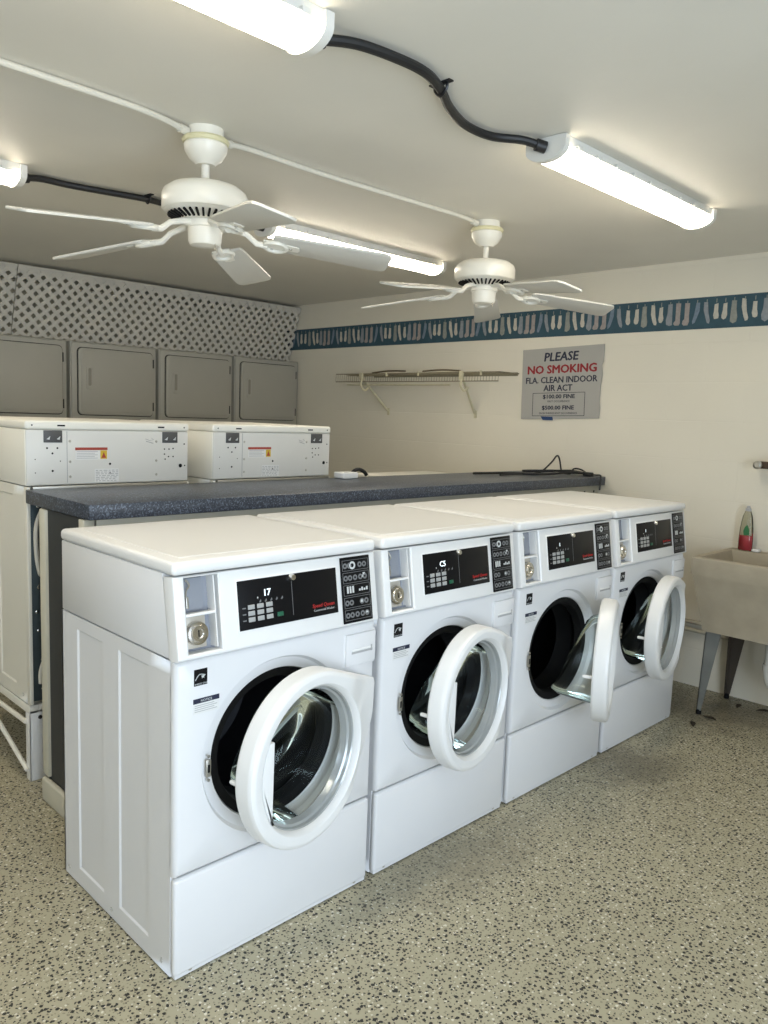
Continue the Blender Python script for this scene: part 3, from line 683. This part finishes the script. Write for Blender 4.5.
make_lamp('strip light partly hidden behind the blade of the nearer ceiling fan', -1.490, 1.30, 1.20)
# conduits
def conduit(name, pts, r, mat, label, clampi=None, group=None):
    t = thing(name, label, 'conduit', pts[0], group=group); o = Vector(pts[0]); P_ = [tuple(Vector(p)-o) for p in pts]
    MB().tube(P_, r, 10, smooth=8).build('pipe', mat, t)
    for k, d in ((0, 1), (-1, -1)):
        a = Vector(P_[k]); b_ = Vector(P_[k+d]); dr = (b_-a).normalized()
        MB().tube([a-dr*.002, a+dr*.03], r*1.45, 12).build('connector', mat, t)
    if clampi is not None:
        a = Vector(P_[clampi]); zc = ZC-o.z
        MB().box((a.x-.035, a.y-.009, zc-.004), (a.x+.035, a.y+.009, zc-.0005)).tube([(a.x-.02, a.y, zc-.002), (a.x-.02, a.y, a.z), (a.x, a.y, a.z-r-.003), (a.x+.02, a.y, a.z), (a.x+.02, a.y, zc-.002)], .004, 6, smooth=4).build('clamp', STEELD, t)
    return t
zc_ = ZC-.018
conduit('electrical_conduit', [(.100, .276, ZC-.034), (.130, .38, zc_), (.152, .50, zc_), (.150, .60, zc_), (.112, .70, zc_), (.055, .80, zc_), (.005, .93, zc_), (.005, 1.05, zc_), (.06, 1.14, zc_), (.10, 1.199, ZC-.032)], .0125, CONDB,
        'thick black flexible conduit snaking between the two brightest strip lights', 4)
conduit('electrical_conduit', [(-1.590, .261, ZC-.034), (-1.600, .34, zc_), (-1.595, .45, zc_), (-1.565, .60, zc_), (-1.535, .75, zc_), (-1.55, .90, zc_), (-1.53, 1.10, zc_), (-1.49, 1.299, ZC-.032)], .0125, CONDB,
        'black flexible conduit running behind the nearer ceiling fan', 4)
zc_ = ZC-.011
conduit('wiring_conduit', [(-.66, YF+.05, zc_), (-.645, -.6, zc_), (-.65, .1, zc_), (-.665, .30, zc_), (-.688, .428, ZC-.02)], .0095, CONDW, 'white conduit entering the nearer fan from the left on the ceiling')
conduit('wiring_conduit', [(-.69, .562, ZC-.02), (-.70, .68, zc_), (-.712, 1.0, zc_), (-.70, 1.4, zc_), (-.692, 1.75, zc_), (-.69, 1.855, ZC-.02)], .0095, CONDW, 'white conduit on the ceiling between the two fans')

# ------------------------------------------------------------------ ceiling fans
def make_fan():
    t = thing('ceiling_fan', 'nearer white ceiling fan with five blades above the rear washers', 'ceiling fan', group='white ceiling fans')
    MB().lathe([(0, 0), (.056, 0), (.056, -.028), (.052, -.030)], 32).build('ceiling_mount', FANW, t)
    MB().lathe([(.052, -.028), (.070, -.030), (.074, -.036), (.070, -.044), (.064, -.046)], 32).build('collar_ring', FANRING, t)
    MB().lathe([(.062, -.040), (.068, -.050), (.066, -.066), (.050, -.092), (.032, -.104), (.030, -.108), (0, -.108)], 32).build('canopy', FANW, t)
    MB().tube([(0, 0, -.10), (0, 0, -.172)], .0125, 14).build('downrod', FANW, t)
    MB().lathe([(0, -.165), (.05, -.166), (.105, -.174), (.128, -.190), (.134, -.206), (.134, -.246), (.130, -.252), (.118, -.256)], 48).build('motor_housing', FANW, t)
    vr = MB().lathe([(.126, -.253), (.110, -.262), (.078, -.278), (.066, -.280), (0, -.280)], 48)
    for k in range(36):
        a = 2*PI*k/36; vr.box((.080, -.0032, -.2715), (.116, .0032, -.2655), mat=1, M=Matrix.Rotation(a, 4, 'Z') @ Matrix.Translation((.098, 0, -.268)) @ Matrix.Rotation(math.radians(-22), 4, 'Y') @ Matrix.Translation((-.098, 0, .2655)))
    vr.build('vent_ring', [FANW, RUBBER], t)
    MB().lathe([(.058, -.276), (.060, -.292), (.060, -.300), (.054, -.302), (.052, -.340), (.046, -.352), (.02, -.357), (0, -.357)], 32).build('switch_housing', FANW, t)
    MB().tube([(.040, .020, -.35), (.042, .021, -.368)], .003, 6).build('pull_chain', CHROME, t)
    R0, R1 = .215, .602
    Mb = Matrix.Translation((0, 0, -.303)) @ Matrix.Rotation(math.radians(5.8), 4, 'Y') @ Matrix.Rotation(math.radians(-12), 4, 'X')
    for k in range(5):
        pts = [(R0, -.050), (R0+.02, -.056), (R1-.03, -.068), (R1-.008, -.062), (R1, -.045), (R1, .045), (R1-.008, .062), (R1-.03, .068), (R0+.02, .056), (R0, .050)]
        b = MB().prism(pts, -.004, .004, M=Mb, bev=.0015).build('blade', FANBL, t)
        b.rotation_euler = (0, 0, math.radians(72*k))
        ir = MB().tube([(.050, 0, -.287), (.085, 0, -.292), (.13, .004, -.306), Mb @ Vector((.165, .010, -.010)), Mb @ Vector((.200, .012, -.009))], [.011, .010, .009, .010, .011], 8)
        ring = [(.225+.036*math.cos(a), .012+.036*math.sin(a)*.9, -.009) for a in [2*PI*q/20 for q in range(21)]]
        ir.tube(ring, .0075, 6, M=Mb).prism([(.185, -.020), (.30, -.006), (.305, .012), (.30, .026), (.185, .040), (.18, .012)], -.0075, -.0042, M=Mb)
        for q in ((.215, -.018), (.215, .036), (.275, .010)): ir.lathe([(0, -.0105), (.005, -.010), (.006, -.007)], 10, mat=1, M=Mb @ Matrix.Translation((q[0], q[1], 0)))
        ir.build('blade_bracket', [FANW, STEEL], b)
    return t
f1 = make_fan(); f1.location = (-.680, .490, ZC); f1.rotation_euler = (0, 0, math.radians(-15))
f2 = copy_tree(f1); f2.location = (-.690, 1.930, ZC); f2.rotation_euler = (0, 0, math.radians(-18)); [setattr(b_, 'location', (0, 0, .012)) for b_ in kids(f2, 'blade')]; f2['label'] = 'farther white ceiling fan, its blades in front of the sock border'

# ------------------------------------------------------------------ back wall: sign, shelf
SW, SH = .562, .428
MS = frame((-1.078, YW-.004, 1.622), (math.cos(.028), 0, math.sin(.028)), (-math.sin(.028), 0, math.cos(.028)), (0, -1, 0))
sg = thing('warning_sign', 'grey no smoking sign with a torn right edge on the back wall', 'sign', (-1.078, YW-.004, 1.622))
inv = Matrix.Translation((1.078, -(YW-.004), -1.622)); MS2 = inv @ MS
poly = [(-SW/2, -SH/2), (SW*.47, -SH/2+.004), (SW*.478, -SH*.34), (SW*.468, -SH*.27), (SW*.475, -.02), (SW*.49, SH*.10), (SW*.478, SH*.22), (SW*.495, SH*.27), (SW/2, SH/2), (-SW/2, SH/2-.003)]
MB().prism(poly, 0, .004, M=MS2).build('board', SIGNG, sg, smooth=0)
Mt = MS2 @ Matrix.Translation((0, 0, .0044))
MB().text('PLEASE', .072, -.008, .135, M=Mt, align='CENTER', bold=.0024, shear=.12, sx=1.06).build('lettering', NAVY, sg, smooth=0)
MB().text('NO SMOKING', .068, -.002, .062, M=Mt, align='CENTER', bold=.0030, sx=1.12).build('lettering', REDSIGN, sg, smooth=0)
MB().text('FLA. CLEAN INDOOR', .052, -.005, .004, M=Mt, align='CENTER', bold=.0014, sx=1.0).text('AIR ACT', .052, -.020, -.045, M=Mt, align='CENTER', bold=.0014, sx=1.02).build('lettering', NAVY, sg, smooth=0)
bx = MB(); x0, x1, y0, y1 = -.198, .168, -.196, -.055
for a in ((x0, y0, x1, y0+.003), (x0, y1-.003, x1, y1), (x0, y0, x0+.003, y1), (x1-.003, y0, x1, y1)): bx.box((a[0], a[1], .003), (a[2], a[3], .0046), M=MS2)
bx.text('$100.00 FINE', .034, -.012, -.090, M=Mt, align='CENTER', bold=.0013, sx=1.2).text('FIRST OCCURRENCE', .016, -.012, -.113, M=Mt, align='CENTER', sx=1.05)
bx.text('$500.00 FINE', .034, -.016, -.157, M=Mt, align='CENTER', bold=.0013, sx=1.2).text('EACH SUBSEQUENT OCCURRENCE', .016, -.014, -.184, M=Mt, align='CENTER', sx=1.05)
bx.build('fine_box', NAVY, sg, smooth=0)
MB().prism([(-.135, -.198), (-.05, -.200), (-.045, -.222), (-.118, -.220)], .004, .0052, M=MS2).build('tape', TAPE, sg, smooth=0)

ws = thing('wire_shelf', 'cream ventilated wire shelf on two brackets, left of the no smoking sign', 'shelf', (-2.20, YW, 1.68))
x0, x1, zz, dpt = -.68, .815, 0.0, .22
mb = MB()
for yy, z2, r in ((-.012, 0, .0035), (-dpt, 0, .0035), (-dpt*.5, -.004, .003), (-dpt, -.055, .0035)): mb.tube([(x0, yy, z2), (x1, yy, z2)], r, 6)
n = 66
for k in range(n+1):
    xx = x0+(x1-x0)*k/n
    mb.tube([(xx, -.008, .003), (xx, -dpt, .003), (xx, -dpt-.003, -.055)], .0017, 4)
mb.build('wire_deck', WIRE, ws)
MB().tube([(x0+.08, -dpt+.04, -.075), (x1-.42, -dpt+.04, -.075)], .006, 8).build('hanging_rod', WIREB, ws)
for xx, xf in ((-.40, -.335), (.525, .478)):
    b = MB().box((xx-.014, -dpt-.012, -.045), (xx+.014, -dpt+.004, .008), .002).tube([(xx, -dpt+.01, -.035), (xf, -.012, -.255)], .008, 8).box((xf-.010, -.008, -.285), (xf+.010, -.0005, -.235), .002)
    b.tube([(xx, -dpt+.005, -.04), (xx, -dpt-.008, -.08), (xx, -dpt+.03, -.115), (xx, -dpt+.07, -.09)], .008, 8, smooth=4)
    b.build('bracket', WIREB, ws)
for xx in (-.42, -.15, .15, .68): MB().box((xx-.006, -dpt-.008, -.020), (xx+.006, -dpt+.004, .010), .002).build('shelf_clip', WIREB, ws)
MB().box((-.5, -.006, -.012), (.80, -.0005, .010), .001).build('wall_cleat', WIRE, ws)
for q, (a, b_, r, lab) in enumerate((((-2.62, YW-.10, 1.694), (-2.22, YW-.17, 1.698), .006, 'longer brown stick lying on the wire shelf'), ((-2.05, YW-.18, 1.694), (-1.80, YW-.08, 1.70), .0055, 'shorter brown stick lying askew on the wire shelf'))):
    tag(MB().tube([a, ((a[0]+b_[0])/2, (a[1]+b_[1])/2, (a[2]+b_[2])/2+.008), b_], r, 7, smooth=4).build('stick', STICK), lab, 'stick', 'sticks on the wire shelf')

# ------------------------------------------------------------------ laundry sink and its things
SX, SY, SZ = .010, 2.725, .782
sk = thing('laundry_sink', 'beige cast laundry sink on tapered metal legs at the right photo edge', 'sink', (SX, SY, 0))
wd, dp_ = .62, YW-.012-SY
def rc_(x0, x1, y0, y1, z): return [(x0, y0, z), (x1, y0, z), (x1, y1, z), (x0, y1, z)]
zb = .425
MB().loft([rc_(.060, wd-.060, .050, dp_-.01, zb), rc_(.008, wd-.008, .008, dp_, SZ-.095), rc_(.001, wd-.001, .001, dp_, SZ-.080), rc_(0, wd, 0, dp_, SZ-.006), rc_(.004, wd-.004, .004, dp_-.002, SZ),
           rc_(.030, wd-.030, .030, dp_-.075, SZ), rc_(.034, wd-.034, .034, dp_-.080, SZ-.008), rc_(.105, wd-.105, .090, dp_-.10, zb+.04)], caps=True).build('basin', SINKM, sk, smooth=30)
for sx, sy in ((0, 0), (1, 0), (0, 1), (1, 1)):
    x0 = .062 if sx == 0 else wd-.062; d = 1 if sx == 0 else -1; y0 = .085 if sy == 0 else dp_-.03; e = 1 if sy == 0 else -1
    xb = x0-d*.014
    mb = MB()
    mb.loft([[(x0, y0, zb+.01), (x0+d*.075, y0, zb+.01), (x0+d*.075, y0+e*.004, zb+.01), (x0, y0+e*.004, zb+.01)], [(xb, y0, .02), (xb+d*.022, y0, .02), (xb+d*.022, y0+e*.004, .02), (xb, y0+e*.004, .02)]], caps=True)
    mb.loft([[(x0, y0, zb+.01), (x0+d*.004, y0, zb+.01), (x0+d*.004, y0+e*.07, zb+.01), (x0, y0+e*.07, zb+.01)], [(xb, y0, .02), (xb+d*.004, y0, .02), (xb+d*.004, y0+e*.02, .02), (xb, y0+e*.02, .02)]], caps=True)
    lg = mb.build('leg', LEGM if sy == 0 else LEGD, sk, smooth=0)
    MB().lathe([(0, 0), (.013, 0), (.013, .016), (.009, .024), (0, .024)], 12, M=Matrix.Translation((xb+d*.010, y0+e*.008, 0))).build('foot_cap', RUBBER, lg)
MB().tube([(.31, .25, zb), (.31, .25, .30), (.31, .25, .22), (.335, .25, .175), (.375, .25, .175), (.395, .25, .22), (.395, .25, .27), (.395, .33, .30), (.395, dp_+.005, .30)], .024, 12, smooth=4).lathe([(.024, 0), (.031, 0), (.031, .03), (.024, .03)], 14, M=Matrix.Translation((.31, .25, .25))).build('drain_trap', PVC, sk)
MB().lathe([(0, 0), (.028, 0), (.034, .012), (.034, .03), (0, .03)], 16, M=Matrix.Translation((.31, .25, zb-.03))).box((.26, .245, zb-.05), (.30, .262, zb-.025), .004).build('drain_fitting', RUBBER, sk)
# bottle
bo = thing('soap_bottle', 'clear squeeze bottle of pink dish soap on the rim of the sink', 'bottle', (.092, YW-.055, SZ))
def ov(s, z): return [(.035*s*math.cos(2*PI*k/24), .021*s*math.sin(2*PI*k/24), z*1.1) for k in range(24)]
MB().loft([ov(.86, .0005), ov(1, .006), ov(1, .05), ov(.93, .10), ov(.80, .135), ov(.66, .160), ov(.48, .175), ov(.42, .182)], caps=True).build('bottle_body', CLEARP, bo)
MB().loft([ov(.80, .003), ov(.94, .008), ov(.94, .05), ov(.91, .068)], caps=True).build('liquid', SOAPP, bo)
MB().prism([(-.004, .078), (.022, .082), (.020, .108), (.008, .134), (-.002, .120), (-.008, .100)], .0195, .0215, M=frame((0, 0, 0), (1, 0, 0), (0, 0, 1), (0, -1, 0))).build('bottle_label', LABGR, bo, smooth=0)
MB().lathe([(0, .200), (.014, .200), (.014, .213), (.009, .216), (.007, .226), (0, .227)], 16).build('bottle_cap', LABELG, bo)
tag(MB().box((.128, YW-.070, SZ+.0005), (.165, YW-.035, SZ+.014), .005, 3).build('soap_bar', PLASTIC), 'small white bar of soap right of the pink bottle on the sink rim', 'soap')
fa = thing('wall_faucet', 'dark tarnished faucet sticking out of the back wall above the sink', 'faucet', (.205, YW, 1.217))
MB().lathe([(0, 0), (.030, 0), (.030, .006), (.014, .010), (.014, .07), (0, .07)], 16, M=frame((0, 0, 0), (1, 0, 0), (0, 0, 1), (0, -1, 0))).box((-.085, -.085, -.018), (.14, -.05, .018), .008, 3).build('faucet_body', BRASS, fa)
MB().tube([(.06, -.07, 0), (.06, -.13, .02), (.06, -.20, .01), (.06, -.22, -.03)], .010, 10, smooth=4).build('spout', BRASS, fa)
for xx in (-.075, .13): MB().lathe([(.014, 0), (.020, .004), (.020, .020), (.012, .026), (0, .026)], 12, M=frame((xx, -.085, 0), (1, 0, 0), (0, 0, 1), (0, -1, 0))).build('valve_knob', STEEL, fa)
for zz, lab in ((.352, 'upper cream water pipe along the back wall behind the sink'), (.308, 'lower cream water pipe along the back wall behind the sink')):
    tag(MB().tube([(-.62, YW-.018, zz), (.06, YW-.018, zz)], .012, 10).box((-.3, YW-.03, zz-.014), (-.285, YW-.001, zz+.014)).build('water_pipe', PIPE), lab, 'pipe', 'water pipes on the back wall')

# ------------------------------------------------------------------ things on the counter and the floor
CT = 1.087
tag(MB().tube([(-1.0, 2.54, CT+.006), (-1.02, 2.70, CT+.006), (-1.0, 2.86, CT+.006), (-.99, 2.93, CT+.022), (-.99, 3.02, CT+.070), (-1.0, 3.085, CT+.105), (-1.0, 3.115, CT+.085), (-.99, 3.125, CT+.02), (-.96, 3.10, CT+.007), (-.90, 3.08, CT+.008), (-.90, 3.12, CT+.035), (-.88, 3.165, CT+.030), (-.83, 3.165, CT+.008), (-.78, 3.155, CT+.007), (-.742, 3.14, CT+.009), (-.729, 3.13, CT-.004), (-.728, 3.125, CT-.075)], .005, 7, smooth=6).build('power_cord', CORD),
    'black cord with a tall loop at the far end of the counter', 'cord', 'black cords on the counter')
tag(MB().tube([(-1.12, 2.46, CT+.008), (-1.06, 2.70, CT+.008), (-.93, 2.86, CT+.008), (-.86, 2.98, CT+.018), (-.82, 3.06, CT+.018), (-.84, 3.15, CT+.010), (-.95, 3.17, CT+.018), (-1.06, 3.10, CT+.010), (-1.10, 2.95, CT+.010), (-1.04, 2.82, CT+.020), (-.93, 2.92, CT+.026), (-.86, 3.04, CT+.024), (-.80, 3.11, CT+.012)], .0068, 7, smooth=6).box((-.825, 3.09, CT+.001), (-.775, 3.13, CT+.022), .004).build('power_cord', CORD),
    'black cord coiled flat under the looping cord at the far counter end', 'cord', 'black cords on the counter')
tag(MB().box((-1.232, 1.545, CT+.0005), (-1.16, 1.64, CT+.030), .006, 3).build('outlet_box', PLASTIC), 'small white box on the counter beside the second rear-facing washer', 'box')
tag(MB().tube([(-1.235, 1.66, CT+.010), (-1.228, 1.675, CT+.032), (-1.222, 1.70, CT+.038), (-1.218, 1.73, CT+.026), (-1.215, 1.745, CT+.009)], .009, 8, smooth=5).build('hose', CORD), 'short black arched hose on the counter beside the small white box', 'hose')
random.seed(3)
for k, (x, y, lab) in enumerate(((.13, 2.80, 'dark dead leaf on the floor beside the front foot of the sink'), (.16, 3.08, 'dark dead leaf on the floor right of the rear sink leg'), (.27, 3.11, 'dark dead leaf by the wall under the sink, farthest right'), (.11, 2.66, 'dark dead leaf on the floor between the last washer and the sink'))):
    a = random.uniform(0, 6); p = [(0, -.035), (.012, -.012), (.010, .012), (0, .036), (-.010, .010), (-.011, -.014)]
    mb = MB().loft([[(q[0]*s, q[1]*s, z+abs(q[0])*.4) for q in p] for s, z in ((1, .001), (1.02, .003), (.4, .006))], caps=True, M=Matrix.Rotation(a, 4, 'Z'))
    o = mb.build('dead_leaf', LEAF, loc=(x, y, .0005)); tag(o, lab, 'leaf', 'dead leaves by the sink')
